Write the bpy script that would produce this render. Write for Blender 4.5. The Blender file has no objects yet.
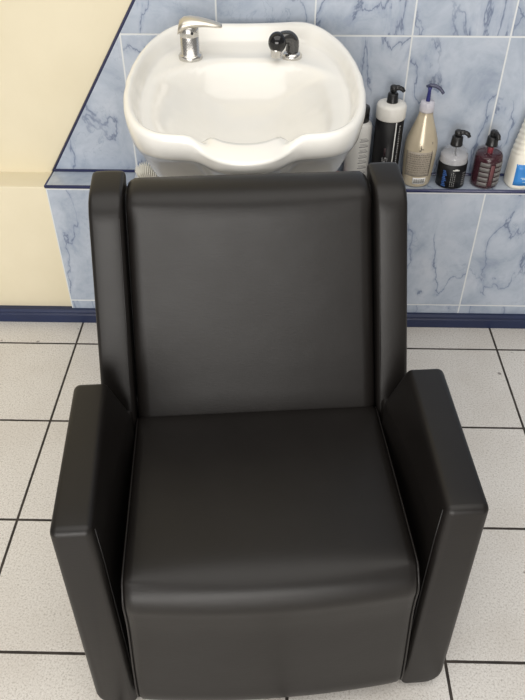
import bpy, bmesh, math, random
from mathutils import Vector, Matrix
random.seed(7)
S = bpy.context.scene
COL = S.collection
PI = math.pi
R = math.radians

# ------------------------------------------------------------------ node helpers
class N:
    def __init__(self, name):
        self.m = bpy.data.materials.new(name); self.m.use_nodes = True
        self.t = self.m.node_tree; self.n = self.t.nodes; self.l = self.t.links
        self.b = self.n['Principled BSDF']
    def new(self, typ, **kw):
        x = self.n.new(typ)
        for k, v in kw.items(): setattr(x, k, v)
        return x
    def put(self, sock, v):
        if hasattr(v, 'is_linked') or isinstance(v, bpy.types.NodeSocket): self.l.new(v, sock)
        else: sock.default_value = v
    def math(self, op, a, b=0.0, c=0.0):
        x = self.new('ShaderNodeMath', operation=op)
        self.put(x.inputs[0], a); self.put(x.inputs[1], b); self.put(x.inputs[2], c)
        return x.outputs[0]
    def mix(self, f, a, b):
        x = self.new('ShaderNodeMix', data_type='RGBA')
        self.put(x.inputs[0], f); self.put(x.inputs[6], a); self.put(x.inputs[7], b)
        return x.outputs[2]
    def coords(self):
        return self.new('ShaderNodeTexCoord').outputs['Object']
    def noise(self, vec, scale, detail=4, rough=.5, dist=0.0):
        x = self.new('ShaderNodeTexNoise')
        self.l.new(vec, x.inputs['Vector'])
        x.inputs['Scale'].default_value = scale; x.inputs['Detail'].default_value = detail
        x.inputs['Roughness'].default_value = rough; x.inputs['Distortion'].default_value = dist
        return x
    def ramp(self, f, stops):
        x = self.new('ShaderNodeValToRGB'); self.l.new(f, x.inputs[0])
        e = x.color_ramp.elements
        while len(e) < len(stops): e.new(.5)
        for el, (p, c) in zip(e, stops):
            el.position = p; el.color = c if len(c) == 4 else (*c, 1)
        return x.outputs[0]
    def smooth(self, v, lo, hi):
        x = self.new('ShaderNodeMapRange', interpolation_type='SMOOTHSTEP')
        self.l.new(v, x.inputs[0]); x.inputs[1].default_value = lo; x.inputs[2].default_value = hi
        return x.outputs[0]
    def bump(self, h, strength, dist=.01):
        x = self.new('ShaderNodeBump'); x.inputs['Strength'].default_value = strength
        x.inputs['Distance'].default_value = dist
        self.l.new(h, x.inputs['Height']); self.l.new(x.outputs[0], self.b.inputs['Normal'])
    def set(self, **kw):
        for k, v in kw.items(): self.put(self.b.inputs[k.replace('_', ' ')], v)
        return self

def c4(r, g, b): return (r, g, b, 1)

def plain(name, col, rough=.5, metal=0.0, noise_amt=.08, noise_scale=30, **kw):
    k = N(name)
    v = k.noise(k.coords(), noise_scale, 3)
    lo = c4(*[max(0, x*(1-noise_amt)) for x in col]); hi = c4(*[min(1, x*(1+noise_amt)) for x in col])
    k.set(Base_Color=k.mix(v.outputs[0], lo, hi), Roughness=rough, Metallic=metal)
    for a, b in kw.items(): k.set(**{a: b})
    return k.m

# ------------------------------------------------------------------ materials
GX, WT, ZL, TH = .5019, .2481, .082, .3949
def tile_material(name, vertical=True):
    k = N(name)
    co = k.coords()
    s = k.new('ShaderNodeSeparateXYZ'); k.l.new(co, s.inputs[0])
    u = k.math('DIVIDE', k.math('SUBTRACT', s.outputs[0], GX), WT)
    iu = k.math('FLOOR', u); fu = k.math('SUBTRACT', u, iu)
    du = k.math('MULTIPLY', k.math('MINIMUM', fu, k.math('SUBTRACT', 1.0, fu)), WT)
    if vertical:
        v = k.math('DIVIDE', k.math('SUBTRACT', s.outputs[2], ZL), TH)
        iv = k.math('FLOOR', v); fv = k.math('SUBTRACT', v, iv)
        dv = k.math('MULTIPLY', k.math('MINIMUM', fv, k.math('SUBTRACT', 1.0, fv)), TH)
        d = k.math('MINIMUM', du, dv)
    else:
        iv = k.math('ADD', iu, 7.3); d = du
    # a different piece of marble on each tile
    cv = k.new('ShaderNodeCombineXYZ'); k.l.new(iu, cv.inputs[0]); k.l.new(iv, cv.inputs[1])
    wn = k.new('ShaderNodeTexWhiteNoise'); k.l.new(cv.outputs[0], wn.inputs['Vector'])
    sc = k.new('ShaderNodeVectorMath', operation='MULTIPLY'); k.l.new(wn.outputs['Color'], sc.inputs[0]); sc.inputs[1].default_value = (9, 9, 9)
    ad = k.new('ShaderNodeVectorMath', operation='ADD'); k.l.new(co, ad.inputs[0]); k.l.new(sc.outputs[0], ad.inputs[1])
    p = ad.outputs[0]
    cloud = k.noise(p, 8, 6, .62, .5).outputs[0]
    fine = k.noise(p, 45, 4, .6).outputs[0]
    base = k.ramp(cloud, [(.28, (.275, .325, .415)), (.42, (.36, .412, .495)), (.56, (.435, .485, .565)), (.75, (.51, .55, .62))])
    base = k.mix(k.math('MULTIPLY', k.smooth(fine, .50, .75), .22), base, c4(.25, .30, .40))
    mp = k.new('ShaderNodeMapping'); mp.inputs['Rotation'].default_value = (0, R(32), 0); mp.inputs['Scale'].default_value = (1.5, 1, .62); k.l.new(p, mp.inputs['Vector'])
    v1 = k.noise(mp.outputs[0], 4.0, 6, .54, .35).outputs[0]
    r1 = k.math('ABSOLUTE', k.math('SUBTRACT', v1, .5))
    m1 = k.math('SUBTRACT', 1.0, k.smooth(r1, .0, .0095))
    halo = k.math('SUBTRACT', 1.0, k.smooth(r1, .0, .045))
    pres = k.smooth(k.noise(p, 6.0, 3, .6).outputs[0], .38, .56)
    v2 = k.noise(p, 8.5, 5, .6, .8).outputs[0]
    m2 = k.math('SUBTRACT', 1.0, k.smooth(k.math('ABSOLUTE', k.math('SUBTRACT', v2, .47)), .0, .012))
    base = k.mix(k.math('MULTIPLY', k.math('MULTIPLY', halo, pres), .45), base, c4(.23, .285, .40))
    base = k.mix(k.math('MULTIPLY', k.math('MULTIPLY', m1, pres), .80), base, c4(.12, .155, .24))
    base = k.mix(k.math('MULTIPLY', k.math('MULTIPLY', m2, k.smooth(k.noise(p, 5.0, 2, .5).outputs[0], .5, .64)), .30), base, c4(.17, .215, .31))
    g = k.math('SUBTRACT', 1.0, k.smooth(d, .0018, .0026))
    k.set(Base_Color=k.mix(g, base, c4(.66, .68, .69)), Roughness=k.math('ADD', k.math('MULTIPLY', g, .5), .22))
    k.bump(k.math('SUBTRACT', 1.0, g), .35, .002)
    return k.m
M_TILE = tile_material('marbled_blue_tile')
M_LEDGE = tile_material('marbled_blue_ledge_tile', False)

def floor_material():
    k = N('speckled_floor_tile')
    co = k.coords(); s = k.new('ShaderNodeSeparateXYZ'); k.l.new(co, s.inputs[0])
    T = .33
    u = k.math('DIVIDE', k.math('ADD', s.outputs[0], .7096), T)
    v = k.math('DIVIDE', k.math('ADD', s.outputs[1], .119), T)
    iu = k.math('FLOOR', u); iv = k.math('FLOOR', v)
    fu = k.math('SUBTRACT', u, iu); fv = k.math('SUBTRACT', v, iv)
    d = k.math('MULTIPLY', k.math('MINIMUM', k.math('MINIMUM', fu, k.math('SUBTRACT', 1.0, fu)), k.math('MINIMUM', fv, k.math('SUBTRACT', 1.0, fv))), T)
    wob = k.noise(co, 60, 2).outputs[0]
    d = k.math('ADD', d, k.math('MULTIPLY', k.math('SUBTRACT', wob, .5), .0011))
    cv = k.new('ShaderNodeCombineXYZ'); k.l.new(iu, cv.inputs[0]); k.l.new(iv, cv.inputs[1])
    wn = k.new('ShaderNodeTexWhiteNoise'); k.l.new(cv.outputs[0], wn.inputs['Vector'])
    n1 = k.noise(co, 230, 3, .8).outputs[0]
    n2 = k.noise(co, 520, 2, .6).outputs[0]
    n3 = k.noise(co, 5, 4, .5).outputs[0]
    base = k.ramp(n1, [(.32, (.40, .37, .335)), (.47, (.69, .66, .62)), (.68, (.80, .78, .745))])
    base = k.mix(k.math('MULTIPLY', k.smooth(n2, .56, .70), .35), base, c4(.34, .31, .27))
    base = k.mix(k.math('MULTIPLY', k.smooth(n3, .42, .7), .22), base, c4(.47, .42, .36))
    base = k.mix(k.math('MULTIPLY', wn.outputs['Value'], .08), base, c4(.47, .43, .38))
    spots = k.noise(co, 33, 1, .3).outputs[0]
    base = k.mix(k.math('MULTIPLY', k.smooth(spots, .785, .82), .7), base, c4(.10, .08, .07))
    g = k.math('SUBTRACT', 1.0, k.smooth(d, .0028, .0037))
    gc = k.ramp(k.noise(co, 25, 3).outputs[0], [(.3, (.018, .014, .012)), (.75, (.055, .044, .036))])
    k.set(Base_Color=k.mix(g, base, gc), Roughness=k.math('ADD', k.math('MULTIPLY', g, .4), .42))
    k.bump(k.math('SUBTRACT', 1.0, g), .4, .002)
    return k.m
M_FLOOR = floor_material()

def cream_material():
    k = N('cream_wall_paint'); co = k.coords()
    n = k.noise(co, 2.2, 5, .6).outputs[0]
    base = k.ramp(n, [(.3, (.68, .61, .44)), (.7, (.745, .675, .505))])
    sm = k.noise(co, 14, 4, .7).outputs[0]
    base = k.mix(k.math('MULTIPLY', k.smooth(sm, .62, .82), .12), base, c4(.60, .51, .35))
    sp = k.noise(co, 27, 1, .2).outputs[0]
    base = k.mix(k.math('MULTIPLY', k.smooth(sp, .86, .90), .15), base, c4(.35, .28, .2))
    k.set(Base_Color=base, Roughness=.6)
    k.bump(k.noise(co, 40, 4).outputs[0], .08, .004)
    return k.m
M_CREAM = cream_material()
M_TRIM = plain('dark_blue_glazed_trim', (.026, .032, .095), .12)
M_BASEB = plain('navy_baseboard_paint', (.009, .018, .062), .40, noise_amt=.2, noise_scale=12)

def vinyl(name, col, rough=.42):
    k = N(name); co = k.coords()
    n = k.noise(co, 9, 4, .6).outputs[0]
    base = k.mix(n, c4(*[x*.8 for x in col]), c4(*[x*1.2 for x in col]))
    k.set(Base_Color=base, Roughness=k.math('ADD', k.math('MULTIPLY', n, .12), rough-.06))
    k.b.inputs['Specular IOR Level'].default_value = .35
    mp = k.new('ShaderNodeMapping'); mp.inputs['Scale'].default_value = (90, 420, 420); k.l.new(co, mp.inputs['Vector'])
    g = k.noise(mp.outputs[0], 1.0, 3, .6).outputs[0]
    w = k.noise(co, 10, 2, .5).outputs[0]
    k.bump(k.math('ADD', k.math('MULTIPLY', g, .25), k.math('MULTIPLY', w, 1.2)), .11, .006)
    return k.m
M_VINYL = vinyl('black_vinyl', (.0078, .0065, .0058))
M_SEAM = plain('black_seam_thread', (.012, .011, .011), .5)
M_FRAME = plain('black_frame', (.008, .008, .008), .6)

def ceramic():
    k = N('white_glazed_ceramic'); co = k.coords()
    n = k.noise(co, 6, 3).outputs[0]
    k.set(Base_Color=k.mix(n, c4(.80, .785, .74), c4(.85, .835, .79)), Roughness=.17)
    k.b.inputs['Coat Weight'].default_value = .2
    k.b.inputs['Coat Roughness'].default_value = .08
    return k.m
M_CERAM = ceramic()
M_CHROME = plain('brushed_chrome', (.60, .585, .56), .26, 1.0, .05)
M_SATIN = plain('satin_steel_lever', (.66, .62, .55), .36, 1.0, .05)
M_GBLACK = plain('glossy_black_plastic', (.006, .006, .007), .08)
M_BLACK = plain('black_plastic', (.010, .010, .011), .32)
M_PEDESTAL = plain('grey_white_pedestal', (.62, .60, .57), .35)
M_BRISTLE = plain('ivory_nylon_bristle', (.86, .84, .76), .4)
M_WHITEP = plain('white_plastic', (.78, .76, .71), .35)
M_JUG = plain('cream_white_plastic', (.82, .79, .70), .38)
M_PEARL = plain('pearly_beige_plastic', (.56, .485, .36), .22, .25, .10)
M_LABELGREY = plain('grey_beige_print', (.33, .29, .235), .35, 0, .35, 190)
M_PRINT = plain('dark_print', (.05, .045, .04), .5)
M_WPRINT = plain('white_print', (.72, .72, .70), .5)
M_GPRINT = plain('grey_print', (.26, .26, .26), .5)
M_BLABEL = plain('black_label', (.007, .007, .008), .38)
M_BLABEL.node_tree.nodes['Principled BSDF'].inputs['Specular IOR Level'].default_value = .25
M_BLUEL = plain('blue_label', (.035, .23, .62), .4, 0, .15, 20)
M_DKBLUE = plain('dark_blue_print', (.03, .10, .32), .4)
M_SILVER = plain('silver_white_label', (.70, .69, .66), .35, .05)
M_BANDG = plain('grey_label_band', (.135, .125, .12), .35)
M_WINE = plain('wine_red_gel', (.030, .005, .010), .15, 0, .25, 60)
M_REDP = plain('red_print', (.28, .03, .045), .4)
M_PINK = plain('pink_label', (.55, .22, .22), .4)
M_GEL = plain('pale_clear_gel', (.40, .395, .41), .12, 0, .15, 25)

def clear(name, col, alpha, rough=.06):
    k = N(name)
    n = k.noise(k.coords(), 20, 2).outputs[0]
    k.set(Base_Color=k.mix(n, c4(*[x*.93 for x in col]), c4(*col)), Roughness=rough, Alpha=alpha)
    return k.m
M_CLEAR = clear('clear_plastic', (.72, .74, .78), .22)
M_CLEARRED = clear('clear_pink_plastic', (.22, .12, .14), .10)
M_MILKY = clear('milky_clear_plastic', (.80, .78, .86), .62, .2)
M_BLUEPUMP = plain('translucent_blue_stem', (.022, .026, .15), .12)
M_GREYPUMP = clear('smoky_translucent_plastic', (.06, .065, .12), .85, .12)

# ------------------------------------------------------------------ mesh helpers
def finish(name, bm, mat, parent=None, smooth=True, bevel=0, seg=4, sub=0, angle=40):
    bmesh.ops.remove_doubles(bm, verts=bm.verts, dist=1e-6)
    bmesh.ops.recalc_face_normals(bm, faces=bm.faces)
    me = bpy.data.meshes.new(name); bm.to_mesh(me); bm.free()
    o = bpy.data.objects.new(name, me); COL.objects.link(o)
    mats = mat if isinstance(mat, (list, tuple)) else [mat]
    for m in mats: me.materials.append(m)
    for p in me.polygons: p.use_smooth = smooth
    if bevel:
        b = o.modifiers.new('bevel', 'BEVEL'); b.width = bevel; b.segments = seg
        b.limit_method = 'ANGLE'; b.angle_limit = R(35); b.harden_normals = False
    if sub:
        s = o.modifiers.new('sub', 'SUBSURF'); s.levels = sub; s.render_levels = sub
    if parent: o.parent = parent
    return o

def add_box(bm, x0, x1, y0, y1, z0, z1):
    vs = [bm.verts.new((x, y, z)) for x in (x0, x1) for y in (y0, y1) for z in (z0, z1)]
    for f in ((0,1,3,2),(4,6,7,5),(0,4,5,1),(2,3,7,6),(0,2,6,4),(1,5,7,3)): bm.faces.new([vs[i] for i in f])

def add_rings(bm, rings, close_u=True, cap=True):
    """rings: list of equally long point lists; joined ring to ring"""
    vv = [[bm.verts.new(p) for p in r] for r in rings]
    n = len(vv[0])
    for a, b in zip(vv, vv[1:]):
        for i in range(n if close_u else n-1):
            j = (i+1) % n
            bm.faces.new((a[i], a[j], b[j], b[i]))
    if cap:
        bm.faces.new(vv[0][::-1]); bm.faces.new(vv[-1])
    return vv

def add_lathe(bm, prof, seg=40, mx=None, cap=True, sx=1.0, sy=1.0):
    rings = []
    for r, z in prof:
        ring = [Vector((sx*r*math.cos(2*PI*i/seg), sy*r*math.sin(2*PI*i/seg), z)) for i in range(seg)]
        if mx is not None: ring = [mx @ p for p in ring]
        rings.append(ring)
    add_rings(bm, rings, True, cap)

def add_tube(bm, pts, rad, seg=12, cap=True):
    pts = [Vector(p) for p in pts]
    if not hasattr(rad, '__len__'): rad = [rad]*len(pts)
    rings = []; up = None
    for i, p in enumerate(pts):
        t = (pts[min(i+1, len(pts)-1)] - pts[max(i-1, 0)]).normalized()
        if up is None: up = Vector((0, 0, 1)) if abs(t.z) < .9 else Vector((0, 1, 0))
        a = t.cross(up).normalized(); b = a.cross(t).normalized(); up = b
        rings.append([p + rad[i]*(math.cos(2*PI*k/seg)*a + math.sin(2*PI*k/seg)*b) for k in range(seg)])
    add_rings(bm, rings, True, cap)

def add_patch(bm, r, a0, a1, z0, z1, n=10, m=1, th=.0005, rf=None):
    """a piece of label bent round an upright bottle; angle 0 faces -Y"""
    def P(a, z, o):
        rr = (rf(z)*1.05 if rf else r) + o
        return bm.verts.new((rr*math.sin(a), -rr*math.cos(a), z))
    A = [a0+(a1-a0)*i/n for i in range(n+1)]; Z = [z0+(z1-z0)*j/m for j in range(m+1)]
    out = [[P(a, z, th) for a in A] for z in Z]; inn = [[P(a, z, -th) for a in A] for z in Z]
    for j in range(m):
        for i in range(n):
            bm.faces.new((out[j][i], out[j][i+1], out[j+1][i+1], out[j+1][i]))
            bm.faces.new((inn[j][i], inn[j+1][i], inn[j+1][i+1], inn[j][i+1]))
        bm.faces.new((out[j][0], out[j+1][0], inn[j+1][0], inn[j][0]))
        bm.faces.new((out[j][n], inn[j][n], inn[j+1][n], out[j+1][n]))
    for i in range(n):
        bm.faces.new((out[0][i], inn[0][i], inn[0][i+1], out[0][i+1]))
        bm.faces.new((out[m][i], out[m][i+1], inn[m][i+1], inn[m][i]))

def catmull(pts, n=8):
    pts = [Vector(p) for p in pts]; out = []
    for i in range(len(pts)-1):
        p0 = pts[max(i-1, 0)]; p1 = pts[i]; p2 = pts[i+1]; p3 = pts[min(i+2, len(pts)-1)]
        for k in range(n):
            t = k/n
            out.append(.5*((2*p1)+(p2-p0)*t+(2*p0-5*p1+4*p2-p3)*t*t+(3*p1-p0-3*p2+p3)*t**3))
    out.append(pts[-1]); return out

def thing(name, label, cat, loc, rz=0, group=None):
    o = bpy.data.objects.new(name, None); COL.objects.link(o)
    o.empty_display_size = .05
    o.location = loc; o.rotation_euler = (0, 0, rz); o['label'] = label; o['category'] = cat
    if group: o['group'] = group
    return o
def struct(o):
    o['kind'] = 'structure'; return o
def boxobj(name, mat, dims, bevel=0, parent=None):
    bm = bmesh.new(); add_box(bm, *dims); return finish(name, bm, mat, parent, smooth=bool(bevel), bevel=bevel, seg=3)
def sstep(x, a, b):
    t = max(0, min(1, (x-a)/(b-a))); return t*t*(3-2*t)

# ------------------------------------------------------------------ the room
X0, X1 = -2.2, 2.2
LZ = .489                      # ledge height
struct(boxobj('floor', M_FLOOR, (X0, X1, -3.6, .30, -.06, 0)))
struct(boxobj('wall_back', M_CREAM, (X0, X1, .098, .30, .478, 2.6)))
struct(boxobj('wall_back_lower', M_CREAM, (X0, X1, .009, .30, 0, .478), .004))
# tiled part of the back wall, its left side cut on the slant
def slant_x(z): return -.732 + (z-.49)*(.291/.463)
bm = bmesh.new()
zt = 2.6
xt = slant_x(zt)
pts = [(-.732, LZ), (X1, LZ), (X1, zt), (xt, zt)]
add_rings(bm, [[(x, .087, z) for x, z in pts], [(x, .099, z) for x, z in pts]])
struct(finish('wall_back_tiles', bm, M_TILE, smooth=False))
struct(boxobj('wall_back_lower_tiles', M_TILE, (-.7395, X1, 0, .010, 0, .480)))
struct(boxobj('wall_back_ledge', M_LEDGE, (-.735, X1, .002, .0985, .470, LZ)))
# dark blue glazed pencil trims
def trim(name, a, b, w):
    bm = bmesh.new(); add_tube(bm, [a, b], w, 14)
    return struct(finish(name, bm, M_TRIM, smooth=True))
trim('trim_1', (-.741, .0025, .4835), (X1, .0025, .4835), .0056)
trim('trim_2', (-.733, .0855, LZ+.002), (X1, .0855, LZ+.001), .0045)
trim('trim_3', (slant_x(.486)-.003, .0915, .486), (xt-.003, .0915, zt), .0050)
trim('trim_4', (-.738, -.001, .4855), (-.736, .0915, .4855), .0045)
# baseboard with a moulded top edge
prof = [(.012, 0), (-.014, 0), (-.014, .031), (-.011, .034), (-.011, .036), (-.0135, .0375), (-.0135, .044), (-.009, .050), (.012, .050)]
bm = bmesh.new(); add_rings(bm, [[(X0, y, z) for y, z in prof], [(X1, y, z) for y, z in prof]])
struct(finish('baseboard_back', bm, M_BASEB, smooth=False, bevel=.0015))

# ------------------------------------------------------------------ the wash chair
chair = thing('salon_wash_chair', 'wide black vinyl backwash armchair facing away from the white basin', 'chair', (-.085, -1.16, 0), R(5.0))

def lerp(a, b, t): return a+(b-a)*t

# seat with a rounded front edge that runs on down to the floor
def seat_profile(u):
    q = 1-u*u
    d = .010*q
    yf = -.036-.016*q
    return catmull([(0, .372, .400), (0, .360, .420+.4*d), (0, .30, .424+.7*d), (0, .18, .428+d), (0, .06, .431+d), (0, .0, .431+.8*d),
            (0, yf+.020, .422+.4*d), (0, yf+.005, .406), (0, yf-.001, .384), (0, yf+.0015, .355), (0, yf+.004, .30), (0, yf+.001, .20), (0, yf-.003, .11), (0, yf-.005, .070),
            (0, yf+.003, .045), (0, yf+.03, .034), (0, .10, .033), (0, .372, .033)], 4)
def seat_hw(z): return lerp(.2555, .2415, sstep(z, .05, .43))
bm = bmesh.new()
nu = 28; rings = []
for i in range(nu+1):
    t = -1+2*i/nu
    u = math.copysign(1-(1-abs(t))**1.35, t)
    ring = []
    for p in seat_profile(u):
        # round the side edges
        e = max(0, (abs(u)-.955)/.045)
        zz = p.z-.007*e*e*sstep(p.z, .36, .43); yy = p.y+.006*e*e*(1-sstep(p.y, -.045, 0))
        ring.append((u*seat_hw(p.z), yy, zz))
    rings.append(ring)
add_rings(bm, rings)
finish('seat', bm, M_VINYL, chair)
for s in (-1, 1):
    bm = bmesh.new()
    pr = seat_profile(1.0)[3:58]
    add_tube(bm, [(s*(seat_hw(p.z)+.001), p.y+.005*(1-sstep(p.y, -.045, 0)), p.z-.006*sstep(p.z, .36, .43)) for p in pr], .0020, 8)
    o = finish('piping', bm, M_VINYL, chair)
bm = bmesh.new()
add_tube(bm, [(-.236+.472*i/12, .352, .4185+.004*(1-(i/6-1)**2)) for i in range(13)], .0020, 8)
finish('piping', bm, M_VINYL, chair)

# armrests: tall padded slabs, inner face sloping in towards the back
def round_poly(P, rads, inset, seg=5):
    """closed 2-D outline (counter-clockwise), moved in by inset, each corner rounded"""
    n = len(P); P = [Vector(p) for p in P]; lines = []
    for i in range(n):
        d = (P[(i+1) % n]-P[i]).normalized(); nrm = Vector((-d.y, d.x))
        lines.append((P[i]+nrm*inset, d))
    out = []
    for i in range(n):
        (p, d), (q, e) = lines[i-1], lines[i]
        den = d.x*e.y-d.y*e.x
        t = ((q.x-p.x)*e.y-(q.y-p.y)*e.x)/den
        c = p+d*t
        r = max(.0008, rads[i]-inset)
        ang = math.acos(max(-1, min(1, d.dot(e)))); k = r*math.tan(ang/2)
        a, b2 = c-d*k, c+e*k
        nrm = Vector((-d.y, d.x)) if den > 0 else Vector((d.y, -d.x))
        ctr = a+nrm*r
        for j in range(seg):
            f = j/(seg-1)*ang*(1 if den > 0 else -1)
            v = a-ctr
            out.append(ctr+Vector((v.x*math.cos(f)-v.y*math.sin(f), v.x*math.sin(f)+v.y*math.cos(f))))
    return out
def make_arm(s):
    bm = bmesh.new()
    def section(y, t, inset):
        e = t**3
        P = [(lerp(.262, .247, e), .012), (.3405, .012), (lerp(.3375, .3415, t), .556), (lerp(.2715, .281, t), .556), (lerp(.268, .246, e), .47)]
        pts = round_poly(P, [.012, .040, .013, .013, .03], inset)
        return [(s*(p.x+(.004+.004*t if s > 0 and p.x > .3 else 0)), y-.030*(.556-p.y)/.544*(1-t), p.y) for p in pts]
    L, rf = .327, .013
    rows = []
    for k in range(6):
        a = k/5*PI/2
        rows.append(section(rf*(1-math.sin(a)), 0, rf*(1-math.cos(a))*.98))
    for k in range(1, 9): rows.append(section(lerp(rf, L-rf, k/8), k/8, 0))
    for k in range(1, 6):
        a = k/5*PI/2
        rows.append(section(L-rf*(1-math.sin(a)), 1, rf*(1-math.cos(a))*.98))
    rows = rows if rows[0][0][1] < rows[5][0][1] else rows[:6][::-1]+rows[6:]
    add_rings(bm, rows)
    a = finish('armrest', bm, M_VINYL, chair)
    # stitched seam just inside the front edge
    for dy, xx in ((.0135, 'in'),):
        bm = bmesh.new()
        add_tube(bm, [(s*.2705, .015, .540), (s*.2680, .011, .47), (s*.2650, -.001, .25), (s*.2625, -.0125, .04)], .0010, 6)
        finish('seam', bm, M_SEAM, a)
    return a
make_arm(-1); make_arm(1)

# backrest panel
def back_profile(u):
    q = 1-u*u
    b = .007*q
    return catmull([(0, .348-b*.3, .385), (0, .362-b, .43), (0, .391-b, .53), (0, .4285-b, .66), (0, .462-b, .78), (0, .472-b*.8, .816), (0, .480-b*.3, .836),
            (0, .494, .847), (0, .515, .8525), (0, .538, .852), (0, .554, .844), (0, .558, .82), (0, .52, .66), (0, .46, .385)], 5)
bm = bmesh.new(); rings = []
for i in range(25):
    t = -1+2*i/24
    u = math.copysign(1-(1-abs(t))**1.6, t)
    ring = []
    for p in back_profile(u):
        hw = lerp(.241, .2165, (p.z-.42)/.44) if p.z > .42 else .241
        e = max(0, (abs(u)-.93)/.07)
        c = Vector((0, .51, .62)); k = 1-.0*e
        yy = p.y+.012*e*e*(1-sstep(p.z, .79, .86))*(1 if p.y < .55 and not (p.y > .455 and p.z < .60) else 0)
        zz = p.z-.010*e*e*sstep(p.z, .79, .855)
        ring.append((u*hw-.005*(p.z-.42)/.42, yy, zz))
    rings.append(ring)
add_rings(bm, rings)
finish('backrest', bm, M_VINYL, chair)

# wings on both sides of the backrest
def make_wing(s):
    bm = bmesh.new()
    prof = [(.330, .36), (.353, .43), (.4125, .635), (.460, .800), (.467, .824), (.480, .842), (.500, .851), (.560, .858), (.574, .849), (.530, .62), (.47, .36)]
    def hw(z): 
        t = sstep(z, .40, .85); t = (z-.36)/.49
        return lerp(.2475, .2225, t)+s*-.005*t, lerp(.311, .2815, t)+s*lerp(-.002, -.006, t)
    a = [(s*hw(z)[0], y, z) for y, z in prof]; b = [(s*hw(z)[1], y, z) for y, z in prof]
    m1 = [(s*lerp(hw(z)[0], hw(z)[1], .33), y-(.003 if i < 5 else 0), z+(.002 if i in (6, 7) else 0)) for i, (y, z) in enumerate(prof)]
    m2 = [(s*lerp(hw(z)[0], hw(z)[1], .67), y-(.003 if i < 5 else 0), z+(.002 if i in (6, 7) else 0)) for i, (y, z) in enumerate(prof)]
    add_rings(bm, [a, m1, m2, b])
    o = finish('side_wing', bm, M_VINYL, chair, bevel=.011, seg=5)
    bm = bmesh.new()
    add_tube(bm, [(s*(hw(z)[0]+.0065), y-.0012, z) for y, z in [(.372, .49), (.4125, .635), (.4655, .815)]], .0010, 6)
    finish('seam', bm, M_SEAM, o)
make_wing(-1); make_wing(1)
# dark frame that closes the gap behind the panel, the back shell and the plinth
bm = bmesh.new()
fp = [(.392, .34), (.510, .80), (.525, .830), (.552, .830), (.50, .34)]
add_rings(bm, [[(-.262, y, z) for y, z in fp], [(.250, y, z) for y, z in fp]])
finish('back_frame', bm, M_FRAME, chair, smooth=False)
bm = bmesh.new(); add_box(bm, -.27, .27, .395, .50, .05, .44)
finish('rear_body', bm, M_VINYL, chair, bevel=.008)
for s in (-1, 1):
    bm = bmesh.new(); add_box(bm, *sorted((s*.250, s*.307)), .315, .515, .012, .445)
    finish('side_panel', bm, M_VINYL, chair, bevel=.008)
bm = bmesh.new(); add_box(bm, -.235, .235, .13, .43, 0, .055)
finish('plinth', bm, M_FRAME, chair, bevel=.004)

# ------------------------------------------------------------------ the shampoo basin
basin = thing('shampoo_basin', 'white ceramic hair wash basin with neck rest behind the black chair', 'wash basin', (-.155, -.30, 0), R(2.5))
OUT = [(0, -.297), (.025, -.2945), (.048, -.286), (.068, -.270), (.084, -.250), (.102, -.236), (.125, -.231), (.155, -.230), (.186, -.218), (.215, -.186),
       (.236, -.135), (.2485, -.070), (.2535, 0), (.2525, .075), (.246, .14), (.234, .205), (.214, .264), (.188, .310), (.155, .338), (.12, .350), (.08, .3525), (.04, .351), (0, .350)]
full = OUT + [(-x, y) for x, y in OUT[::-1][1:-1]]
CY = .03
def polar(pts):
    a = sorted((math.atan2(y-CY, x), math.hypot(x, y-CY)) for x, y in pts)
    return a
PL = polar(full)
def Rth(t):
    t = (t+PI) % (2*PI)-PI
    pl = [(PL[-1][0]-2*PI, PL[-1][1])] + PL + [(PL[0][0]+2*PI, PL[0][1])]
    for (a, ra), (b, rb) in zip(pl, pl[1:]):
        if a <= t <= b: return lerp(ra, rb, (t-a)/(b-a+1e-12))
    return PL[0][1]
NT = 160
rad = [Rth(-PI+2*PI*i/NT) for i in range(NT)]
for _ in range(2): rad = [(rad[i-1]+2*rad[i]+rad[(i+1) % NT])/4 for i in range(NT)]
fr = [(.20, 'u', -.315), (.40, 'u', -.30), (.52, 'u', -.26), (.63, 'u', -.205), (.735, 'u', -.145), (.82, 'u', -.098), (.885, 'u', -.064), (.925, 'u', -.050), (.955, 'u', -.0455), (.978, 'u', -.042), (.990, 'u', -.034), (.997, 'u', -.020),
      (1.0, 'r', -.007), (.994, 'r', -.001), (.982, 'r', .003), (.965, 'r', .004), (.945, 'r', .002), (.928, 'r', -.005), (.915, 'r', -.014),
      (.905, 'i', 0), (.89, 'i', 0), (.87, 'i', 0), (.85, 'i', 0), (.82, 'i', 0), (.79, 'i', 0), (.76, 'i', 0), (.73, 'i', 0), (.70, 'i', 0), (.67, 'i', 0), (.64, 'i', 0), (.61, 'i', 0), (.58, 'i', 0), (.54, 'i', 0), (.50, 'i', 0),
      (.44, 'i', 0), (.38, 'i', 0), (.30, 'i', 0), (.20, 'i', 0), (.10, 'i', 0), (.03, 'i', 0)]
STEEP = [(.15, -.315), (.30, -.30), (.45, -.275), (.60, -.245), (.72, -.21), (.78, -.172), (.85, -.132), (.90, -.10), (.945, -.075), (.972, -.055), (.985, -.036), (.997, -.020)]
def rimz(y): return .8915+.0526*y
def inner_z(f, x, y):
    # bowl curve measured down from the rim
    t = max(0, min(1, (.915-f)/.915))
    bowl = -.014-.016*min(1, t/.03) - .105*sstep(t, .0, .85)
    yd = .210-1.6*x*x-14*x**4
    dk = sstep(y, yd-.030, yd+.008)
    deck = -.026-.006*sstep(t, .01, .05)
    return lerp(bowl, max(bowl, deck), dk)
bm = bmesh.new(); rings = []
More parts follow.
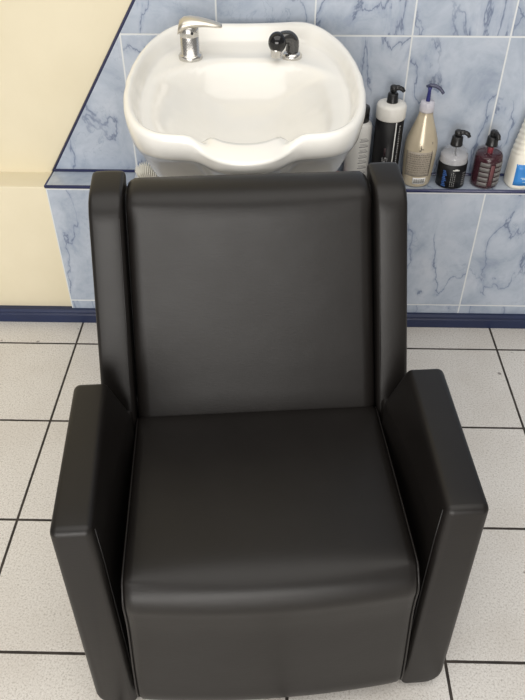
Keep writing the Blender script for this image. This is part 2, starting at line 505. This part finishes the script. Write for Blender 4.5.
for f, kind, dz in fr:
    ring = []
    for i in range(NT):
        t = -PI+2*PI*i/NT
        nr = rad[i]
        neck = 1-sstep(abs(t+PI/2), .24, .43)
        if kind == 'u':   # underside gathers to a narrow stem
            base = .185
            rr = lerp(nr, base, sstep(1-f, .07, .5))
            x = rr*f*math.cos(t); y = CY+rr*f*math.sin(t)
            z = rimz(y)+dz-.004
            z -= neck*(.010-.012*sstep(f, .9, .97))
            # the sides and back of the bowl drop steeply, the front is cut back under the lip
            st = sstep(abs(t+PI/2), .55, 1.15)
            sf, sz = STEEP[len(rings)]
            x = lerp(x, nr*sf*math.cos(t), st); y = lerp(y, CY+nr*sf*math.sin(t), st); z = lerp(z, rimz(y)+sz-.004, st)
        else:
            x = nr*f*math.cos(t); y = CY+nr*f*math.sin(t)
            if kind == 'r': z = rimz(y)+dz
            else: z = rimz(y)+inner_z(f, x, y)
            # neck rest: a dip in the rim, crest inside, rolling over outwards
            if f >= .82: zn = .8725-.0125*((f-.82)/.18)**1.6 + (dz*.5 if kind == 'r' and f > .98 and dz < 0 else 0)
            else: zn = max(z, .8725-.55*(.82-f)-3.0*(.82-f)**2)
            z = lerp(z, zn, neck*sstep(f, .45, .60))
            if y > .2 and f > .9: z += .006*math.exp(-((abs(x)-.155)/.05)**2)
        ring.append((x, y, z))
    rings.append(ring)
add_rings(bm, rings)
finish('bowl', bm, M_CERAM, basin)
# pedestal under the bowl, between chair and wall
bm = bmesh.new(); add_lathe(bm, [(.135, 0), (.135, .02), (.115, .05), (.092, .2), (.088, .45), (.098, .57), (.12, .605)], 40, Matrix.Translation((0, CY+.03, 0)), sx=1.05)
finish('pedestal', bm, M_PEDESTAL, basin)
# single lever mixer on the rear deck
DZ = rimz(.207)-.031
TX, TY = -.128, .226
tap = bpy.data.objects.new('mixer_tap', None); COL.objects.link(tap); tap.parent = basin; tap.location = (TX, TY, DZ); tap['label'] = 'chrome single lever mixer tap'
bm = bmesh.new(); add_lathe(bm, [(0, -.006), (.0275, -.006), (.0285, .002), (.0285, .007), (.0255, .0105), (.0225, .012), (.0222, .0485), (.0212, .0500), (.0212, .0512), (.0222, .0526), (.0224, .062), (.021, .071), (.016, .078), (.008, .0815), (0, .082)], 40, cap=False)
finish('tap_body', bm, M_CHROME, tap)
# the lever sweeps off to the right
bm = bmesh.new()
path = [(-.0255, .000, .0620, .0170, .008), (-.0225, .000, .0705, .0215, .0145), (-.012, -.001, .0770, .0225, .0155), (.004, -.002, .0805, .0210, .0140), (.022, -.003, .0815, .0190, .0110), (.040, -.004, .0800, .0165, .0085), (.058, -.005, .0770, .0145, .0065), (.072, -.0055, .0740, .0120, .0050), (.077, -.006, .0730, .008, .0035)]
rings = []
for x, y, z, w, h in path:
    rings.append([(x+.12*h*math.sin(a), y+w*math.cos(a), z+h*math.sin(a)) for a in [2*PI*k/20 for k in range(20)]])
add_rings(bm, rings)
finish('lever', bm, M_SATIN, tap)
bm = bmesh.new(); add_lathe(bm, [(0, 0), (.0032, 0), (.0032, .002), (0, .002)], 14, Matrix.Translation((.008, -.0215, .062)) @ Matrix.Rotation(R(90), 4, 'X'), cap=False)
finish('index_dot', bm, M_GBLACK, tap)
HX, HY = .112, .226
bm = bmesh.new(); add_lathe(bm, [(0, -.006), (.0235, -.006), (.0240, .002), (.0240, .006), (.021, .0105), (.018, .013), (.0, .013)], 36, Matrix.Translation((HX, HY, DZ)), cap=False)
finish('hose_socket', bm, M_CHROME, basin)
# hand shower parked in its socket
hs = thing('hand_shower', 'small black hand shower with chrome nozzle parked in the basin deck', 'shower head', (0, 0, 0), 0)
MB_ = Matrix.Translation((-.155, -.30, 0)) @ Matrix.Rotation(R(2.5), 4, 'Z')
hs.location = MB_ @ Vector((HX, HY, DZ+.0150)); hs.rotation_euler = (0, 0, R(2.5))
bm = bmesh.new()
add_tube(bm, catmull([(0, 0, 0), (.001, -.001, .012), (.0, -.003, .023), (-.008, -.007, .0320), (-.020, -.012, .0335), (-.030, -.016, .030)], 5), [.0155]*6+[.0152]*6+[.0150]*6+[.015]*8, 20)
finish('handle', bm, plain('dark_chrome', (.10, .10, .10), .12, .8), hs)
bm = bmesh.new()
bmesh.ops.create_uvsphere(bm, u_segments=28, v_segments=18, radius=.0212, matrix=Matrix.Translation((-.036, -.020, .0255)) @ Matrix.Diagonal((1, 1, 1.12, 1)))
finish('head', bm, M_GBLACK, hs)
bm = bmesh.new(); add_lathe(bm, [(0, -.004), (.0105, -.004), (.0122, -.0025), (.0128, .012), (.0135, .02), (0, .02)], 28, Matrix.Translation((-.0385, -.0265, -.003)) @ Matrix.Rotation(R(-8), 4, 'X'), cap=False)
finish('nozzle', bm, M_CHROME, hs)

# ------------------------------------------------------------------ bottles on the ledge
def pump(parent, z, ang, mat=M_BLACK, s=1.0, stem=.012, length=.030, droop=.008, cap_r=.0135, cap_h=.024):
    bm = bmesh.new()
    add_lathe(bm, [(0, 0), (cap_r*1.04, 0), (cap_r*1.04, cap_h*.15), (cap_r, cap_h*.2), (cap_r*.93, cap_h*.93), (cap_r*.8, cap_h), (.0042*s, cap_h), (.0042*s, cap_h+stem), (0, cap_h+stem)], 28, Matrix.Translation((0, 0, z)), cap=False)
    finish('pump_collar', bm, mat, parent)
    h = z+cap_h+stem
    d = Vector((math.cos(ang), math.sin(ang), 0))
    bm = bmesh.new()
    add_lathe(bm, [(0, -.002), (.0075*s, -.002), (.0085*s, .002), (.0085*s, .009*s), (.006*s, .012*s), (0, .0125*s)], 24, Matrix.Translation((0, 0, h)), cap=False)
    add_tube(bm, catmull([Vector((0, 0, h+.006*s)), d*length*.45+Vector((0, 0, h+.0068*s)), d*length*.8+Vector((0, 0, h+.004*s)), d*length+Vector((0, 0, h+.004*s-droop))], 5), [.0062*s]*6+[.0052*s]*6+[.0042*s]*4, 14)
    finish('pump_head', bm, mat, parent)

BG = 'bottles along the tiled ledge'
# 1 silver-white bottle half hidden by the basin
b = thing('shampoo_bottle', 'silver-white printed bottle with black cap half hidden behind the basin', 'bottle', (.1375, .047, LZ), R(8), BG)
bm = bmesh.new(); add_lathe(bm, [(0, 0), (.031, 0), (.034, .003), (.034, .160), (.032, .170), (.024, .178), (0, .178)], 40, cap=False); finish('body', bm, M_SILVER, b)
bm = bmesh.new(); add_lathe(bm, [(0, .177), (.0235, .177), (.0235, .212), (.022, .216), (0, .216)], 32, cap=False); finish('cap', bm, M_BLACK, b)
bm = bmesh.new()
for j in range(8):
    z = .022+.0155*j
    add_patch(bm, .0342, -.15, .65, z, z+.0022, 8)
    add_patch(bm, .0342, -.05, .55, z+.0048, z+.0058, 6); add_patch(bm, .0342, -.10, .45, z+.0085, z+.0095, 6)
finish('label_print', bm, M_GPRINT, b)

# 2 black bottle with white collar
b = thing('conditioner_bottle', 'tall black pump bottle with broad white collar and white stripe', 'bottle', (.2165, .0425, LZ), R(6), BG)
bm = bmesh.new(); add_lathe(bm, [(0, 0), (.0345, 0), (.0375, .004), (.0378, .195), (0, .195)], 44, cap=False); finish('body', bm, M_BLABEL, b)
bm = bmesh.new(); add_lathe(bm, [(0, .190), (.0385, .190), (.0395, .193), (.0395, .222), (.037, .2275), (.028, .2305), (.0, .2315)], 44, cap=False); finish('collar', bm, M_WHITEP, b)
pump(b, .229, R(-12), M_BLACK, 1.15, .006, .027, .006, .0145, .026)
bm = bmesh.new()
add_patch(bm, .0380, .20, .275, .0, .189, 2)
finish('stripe', bm, M_WPRINT, b)
bm = bmesh.new()
rr = random.Random(3)
z = .025
while z < .18:
    hh = rr.uniform(.002, .005); add_patch(bm, .0380, .50+rr.uniform(0, .03), .60+rr.uniform(0, .05), z, z+hh, 2); z += hh+.0022
finish('label_print', bm, M_GPRINT, b); bm = bmesh.new()
for k, (a0, a1, z0, z1) in enumerate([(-.52, -.48, .058, .070), (-.44, -.40, .058, .066), (-.44, -.28, .057, .060), (-.30, -.26, .058, .072), (-.36, -.20, .068, .0705), (-.17, -.13, .058, .069)]):
    add_patch(bm, .0380, a0, a1, z0+.02, z1+.02, 2)
finish('label_lettering', bm, M_GPRINT, b)
bm = bmesh.new(); add_patch(bm, .0380, -.45, -.30, .095, .118, 3); finish('emblem', bm, plain('dim_red_print', (.022, .006, .009), .5), b)

# 3 pearly beige bottle
b = thing('hair_mask_bottle', 'pearly beige tapered bottle with clear collar and thin blue pump', 'bottle', (.309, .039, LZ), R(5), BG)
rp = [(0, 0), (.030, 0), (.0345, .003), (.0375, .012), (.0405, .05), (.0425, .095), (.0428, .112), (.0400, .132), (.0320, .158), (.0245, .180), (.0195, .196), (.0178, .206), (.0178, .212), (0, .212)]
def beige_r(z):
    for (r0, z0), (r1, z1) in zip(rp[1:], rp[2:]):
        if z0 <= z <= z1 and z1 > z0: return lerp(r0, r1, (z-z0)/(z1-z0))
    return .03
bm = bmesh.new()
pp = [Vector((r, 0, z)) for r, z in rp[2:-1]]
pp = [Vector((p.x*1.05, 0, p.z)) for p in pp]
cp = [(0, 0), (.030, 0)] + [(p.x, p.z) for p in catmull(pp, 5)] + [(0, .212)]
add_lathe(bm, cp, 48, cap=False, sy=.86); finish('body', bm, M_PEARL, b)
SC = Matrix.Diagonal((1, .86, 1, 1))
def beige_part(name, mat, patches, th=.0006):
    bm = bmesh.new()
    for a0, a1, z0, z1, n, m in patches: add_patch(bm, 0, a0, a1, z0, z1, n, m, th, beige_r)
    bmesh.ops.transform(bm, matrix=SC, verts=bm.verts)
    return finish(name, bm, mat, b)
beige_part('label', M_LABELGREY, [(-1.15, .62, .036, .108, 18, 8)])
pr = []
for j in range(9):
    z = .102-.0066*j; a = -1.0
    while a < .5:
        w = random.uniform(.05, .16); pr.append((a, min(a+w, .55), z-.0018, z, 2, 1)); a += w+.05
beige_part('label_print', plain('brown_grey_print', (.16, .135, .105), .5), pr, .0009)
beige_part('logo', M_PRINT, [(-.30, -.20, .112, .1145, 2, 1), (-.22, -.18, .112, .126, 1, 1), (-.18, -.04, .116, .118, 2, 1), (.52, .56, .045, .135, 1, 3)], .0009)
beige_part('barcode', M_WPRINT, [(-.48, .42, .013, .032, 10, 1)], .0010)
beige_part('barcode_lines', M_PRINT, [(-.38+.052*i, -.38+.052*i+(.022 if i % 3 else .034), .0165, .0285, 1, 1) for i in range(14)], .0014)
bm = bmesh.new(); add_lathe(bm, [(0, .209), (.0190, .209), (.0195, .212), (.0185, .232), (.0165, .2355), (0, .2355)], 36, cap=False); finish('collar', bm, M_MILKY, b)
bm = bmesh.new(); add_lathe(bm, [(0, .220), (.0055, .220), (.0055, .243), (.0042, .264), (.0055, .272), (0, .272)], 20, cap=False); finish('pump_stem', bm, M_BLUEPUMP, b)
bm = bmesh.new()
add_tube(bm, catmull([(-.008, .004, 0.2725), (.0, .0, 0.2765), (.014, -.004, 0.2755), (.026, -.009, 0.2690), (.034, -.013, 0.2590)], 6), [.0035]*6+[.0050]*6+[.0048]*6+[.0042]*7, 14)
finish('pump_head', bm, M_GREYPUMP, b)

# 4 and 5: squat clear pump bottles
def squat(loc, label, kind, rz):
    b = thing('gel_bottle', label, 'bottle', loc, rz, BG)
    sh = [(0, 0), (.031, 0), (.0345, .003), (.0355, .010), (.0355, .078), (.0345, .088), (.030, .098), (.022, .106), (.0145, .110), (.0125, .113), (.0125, .118), (0, .118)]
    inn = [(0, .002), (.030, .002), (.0335, .005), (.0343, .012), (.0343, .0775)]
    bm = bmesh.new(); add_lathe(bm, sh, 44, cap=False); finish('body', bm, M_CLEAR if kind == 'clear' else M_CLEARRED, b)
    if kind == 'clear':
        bm = bmesh.new(); add_lathe(bm, inn+[(.0335, .084), (.0330, .086), (0, .086)], 40, cap=False); finish('gel', bm, M_GEL, b)
        bm = bmesh.new(); add_patch(bm, .0358, -1.75, 1.75, .003, .069, 40, 2); finish('label', bm, M_BLABEL, b)
        bm = bmesh.new()
        for k in range(9): add_patch(bm, .0363, -.98+.03*(k % 2), -.66-.05*(k % 3), .007+.0052*k, .0105+.0052*k, 4)
        finish('label_pattern', bm, M_DKBLUE, b)
        bm = bmesh.new()
        add_patch(bm, .0363, -.28, .18, .0545, .0572, 6); add_patch(bm, .0363, -.14, .06, .0575, .0592, 4)
        finish('label_title', bm, M_WPRINT, b)
        bm = bmesh.new()
        for k in range(3):
            z = .008
            while z < .046:
                h = random.uniform(.002, .006); add_patch(bm, .0363, -.36+.13*k, -.32+.13*k, z, z+h, 1); z += h+.002
        finish('label_lettering', bm, M_GPRINT, b); bm = bmesh.new()
        for k in range(6): add_patch(bm, .0363, .50, .85, .012+.0065*k, .0135+.0065*k, 3)
        finish('label_print', bm, M_GPRINT, b)
        bm = bmesh.new(); add_tube(bm, [(0, 0, .116), (0, -.004, .09), (0, -.0345, .062)], .0022, 10); o = finish('dip_tube', bm, M_BLACK, b)
    else:
        bm = bmesh.new(); add_lathe(bm, inn+[(.0335, .084), (.031, .090), (0, .091)], 40, cap=False); finish('gel', bm, M_WINE, b)
        bm = bmesh.new()
        for k in range(5):
            z = .010+.0138*k
            add_patch(bm, .0358, -.98, -.26, z, z+.0108, 10); add_patch(bm, .0358, .14, .98, z, z+.0108, 10)
        finish('label', bm, M_BANDG, b)
        bm = bmesh.new(); add_patch(bm, .0358, -.18, .08, .012, .070, 4)
        finish('label_column', bm, plain('dull_rose_print', (.13, .045, .05), .4), b)
        bm = bmesh.new()
        for k in range(5):
            z = .0125+.0138*k
            for a in (.26, .50, .74): add_patch(bm, .0363, a, a+.17, z+.002, z+.0035, 2); add_patch(bm, .0363, a, a+.12, z+.0055, z+.0068, 2)
        finish('label_print', bm, M_GPRINT, b)
        bm = bmesh.new(); add_lathe(bm, [(0, .088), (.0072, .088), (.0072, .117), (0, .117)], 18, cap=False); finish('dip_tube', bm, M_REDP, b)
    b.scale = (1.09, 1.09, 1.03)
    pump(b, .112, R(-18) if kind == 'clear' else R(-82), M_BLACK, 1.1, .003, .028 if kind == 'clear' else .024, .008, .0145, .0245)
    return b
squat((.4045, .038, LZ), 'squat clear pump bottle with black label and pale gel', 'clear', R(8))
squat((.500, .038, LZ), 'squat pump bottle of dark red liquid with grey banded label', 'red', R(12))

# 6 big white jug with blue label, running out of the frame
b = thing('detergent_jug', 'white plastic jug with bright blue label at the right end of the ledge', 'bottle', (.612, .042, LZ), R(8), BG)
sec = [(0, .048, .034), (.004, .051, .037), (.03, .0515, .0375), (.085, .0495, .0365), (.12, .044, .0345), (.16, .0375, .031), (.195, .033, .027), (.212, .027, .023), (.222, .017, .016), (.23, .0155, .0155)]
def jug_at(z):
    for (z0, a0, b0), (z1, a1, b1) in zip(sec, sec[1:]):
        if z0 <= z <= z1: t = (z-z0)/(z1-z0); return lerp(a0, a1, t), lerp(b0, b1, t)
    return sec[-1][1:]
def sup(a, bb, t, e=.62): 
    c, s = math.cos(t), math.sin(t)
    return a*math.copysign(abs(c)**e, c), bb*math.copysign(abs(s)**e, s)
bm = bmesh.new(); rings = []
zs = [.0, .002, .004] + [.008+.0022*i for i in range(93)] + [.2155, .219, .222, .23]
for z in zs:
    a, bb = jug_at(z)
    ring = []
    for i in range(64):
        t = 2*PI*i/64
        x, y = sup(a, bb, t)
        if .085 < z < .19 and x < 0:  # moulded grip ribs on the left shoulder
            k = .0007*math.sin((z+.25*y)*2*PI/.0145)*sstep(-x, a*.55, a*.85)*sstep(z, .085, .10)*(1-sstep(z, .175, .19))
            x += k*1.3
        ring.append((x, y, z))
    rings.append(ring)
add_rings(bm, rings); finish('body', bm, M_JUG, b)
bm = bmesh.new(); add_lathe(bm, [(0, .226), (.019, .226), (.0195, .229), (.0185, .252), (.016, .255), (0, .255)], 32, cap=False); finish('cap', bm, M_WHITEP, b)
bm = bmesh.new()
def face_patch(bm, x0, x1, z0, z1, off, n=10, m=4):
    def yy(x, z):
        a, bb = jug_at(z); c = min(1, abs(x)/a)**(1/.62)
        return -bb*max(0, 1-c*c)**(.5*.62)
    g = [[(bm.verts.new((x, yy(x, z)-off, z)), bm.verts.new((x, yy(x, z)+.001, z))) for x in [x0+(x1-x0)*i/n for i in range(n+1)]] for z in [z0+(z1-z0)*j/m for j in range(m+1)]]
    for j in range(m):
        for i in range(n):
            for q in (0, 1): bm.faces.new((g[j][i][q], g[j][i+1][q], g[j+1][i+1][q], g[j+1][i][q]))
    for j in range(m):
        for i in (0, n): bm.faces.new((g[j][i][0], g[j+1][i][0], g[j+1][i][1], g[j][i][1]))
    for i in range(n):
        for j in (0, m): bm.faces.new((g[j][i][0], g[j][i+1][0], g[j][i+1][1], g[j][i][1]))
face_patch(bm, -.0435, .040, .012, .074, .0006); finish('label', bm, M_BLUEL, b)
bm = bmesh.new()
for x0, x1, z0, z1 in [(-.028, -.012, .034, .0365), (-.024, .004, .030, .0325), (-.02, .014, .022, .0235), (-.004, .02, .026, .0275)]: face_patch(bm, x0, x1, z0, z1, .0011, 3, 1)
finish('label_print', bm, plain('pale_blue_print', (.45, .62, .80), .5), b)

# small red tube under the basin's edge
b = thing('cream_tube', 'small red and white tube lying on the ledge below the basin', 'tube', (.060, .050, LZ+.0135), R(-6))
mx = Matrix.Rotation(R(90), 4, 'Y')
bm = bmesh.new(); add_lathe(bm, [(0, -.035), (.0125, -.035), (.0132, -.032), (.0132, .030), (.0132, .036), (0, .036)], 28, mx, cap=False); finish('body', bm, M_REDP, b)
bm = bmesh.new(); add_lathe(bm, [(.0134, .010), (.0137, .010), (.0137, .034), (.0134, .034)], 28, mx, cap=False); finish('label', bm, M_PINK, b)
bm = bmesh.new(); add_lathe(bm, [(.0134, -.028), (.0137, -.028), (.0137, -.006), (.0134, -.006)], 28, mx, cap=False); finish('label', bm, M_WHITEP, b)
bm = bmesh.new(); add_lathe(bm, [(0, -.052), (.009, -.052), (.010, -.050), (.010, -.034), (0, -.034)], 24, mx, cap=False); finish('cap', bm, M_BLACK, b)

# white bristle brush peeping out left of the basin
b = thing('scrub_brush', 'ivory bristled brush on the ledge at the left of the basin', 'brush', (-.446, .027, LZ), R(4))
bm = bmesh.new(); add_lathe(bm, [(0, 0), (.030, 0), (.033, .004), (.033, .012), (.029, .016), (0, .016)], 32, sx=1.15, sy=.75, cap=False); finish('handle', bm, M_WHITEP, b)
bm = bmesh.new()
for i in range(13):
    for j in range(6):
        u = (i-6)/6; v = (j-2.5)/2.5
        if u*u+v*v*.6 > 1.25: continue
        p0 = Vector((u*.026, v*.016, .0155)); d = Vector((u*.35, v*.28, 1)).normalized()
        add_tube(bm, [p0, p0+d*.022, p0+d*.036*(1-.18*u*u)], [.0017, .0015, .0007], 6)
o = finish('bristles', bm, M_BRISTLE, b); o['kind'] = 'stuff'

# ------------------------------------------------------------------ camera
cam = bpy.data.cameras.new('camera'); co = bpy.data.objects.new('camera', cam); COL.objects.link(co)
cam.sensor_fit = 'VERTICAL'; cam.sensor_height = 36; cam.sensor_width = 27; cam.lens = 709.1/700*36
cam.clip_start = .02
co.location = (-.0854, -1.7967, 1.4639); co.rotation_euler = (R(90-41.388), 0, R(1.2386))
S.camera = co

# ------------------------------------------------------------------ light
def area(name, loc, target, sx, sy, power, col):
    l = bpy.data.lights.new(name, 'AREA'); l.shape = 'RECTANGLE'; l.size = sx; l.size_y = sy; l.energy = power; l.color = col
    o = bpy.data.objects.new(name, l); COL.objects.link(o); o.location = loc
    o.rotation_euler = (Vector(target)-Vector(loc)).to_track_quat('-Z', 'Y').to_euler()
    return o
area('ceiling_lamp', (-.2, -1.7, 2.8), (-.2, -1.7, 0), 3.4, 2.6, 62, (1, .965, .91))
area('window_light', (-.6, -4.6, 1.05), (-.1, -.4, .6), 3.4, 1.9, 140, (1, .97, .93))
w = bpy.data.worlds.new('world'); S.world = w; w.use_nodes = True
w.node_tree.nodes['Background'].inputs[0].default_value = (1, .97, .93, 1)
w.node_tree.nodes['Background'].inputs[1].default_value = .26
S.view_settings.view_transform = 'Standard'; S.view_settings.look = 'None'
S.view_settings.exposure = 0; S.view_settings.gamma = 1; S.view_settings.use_curve_mapping = False
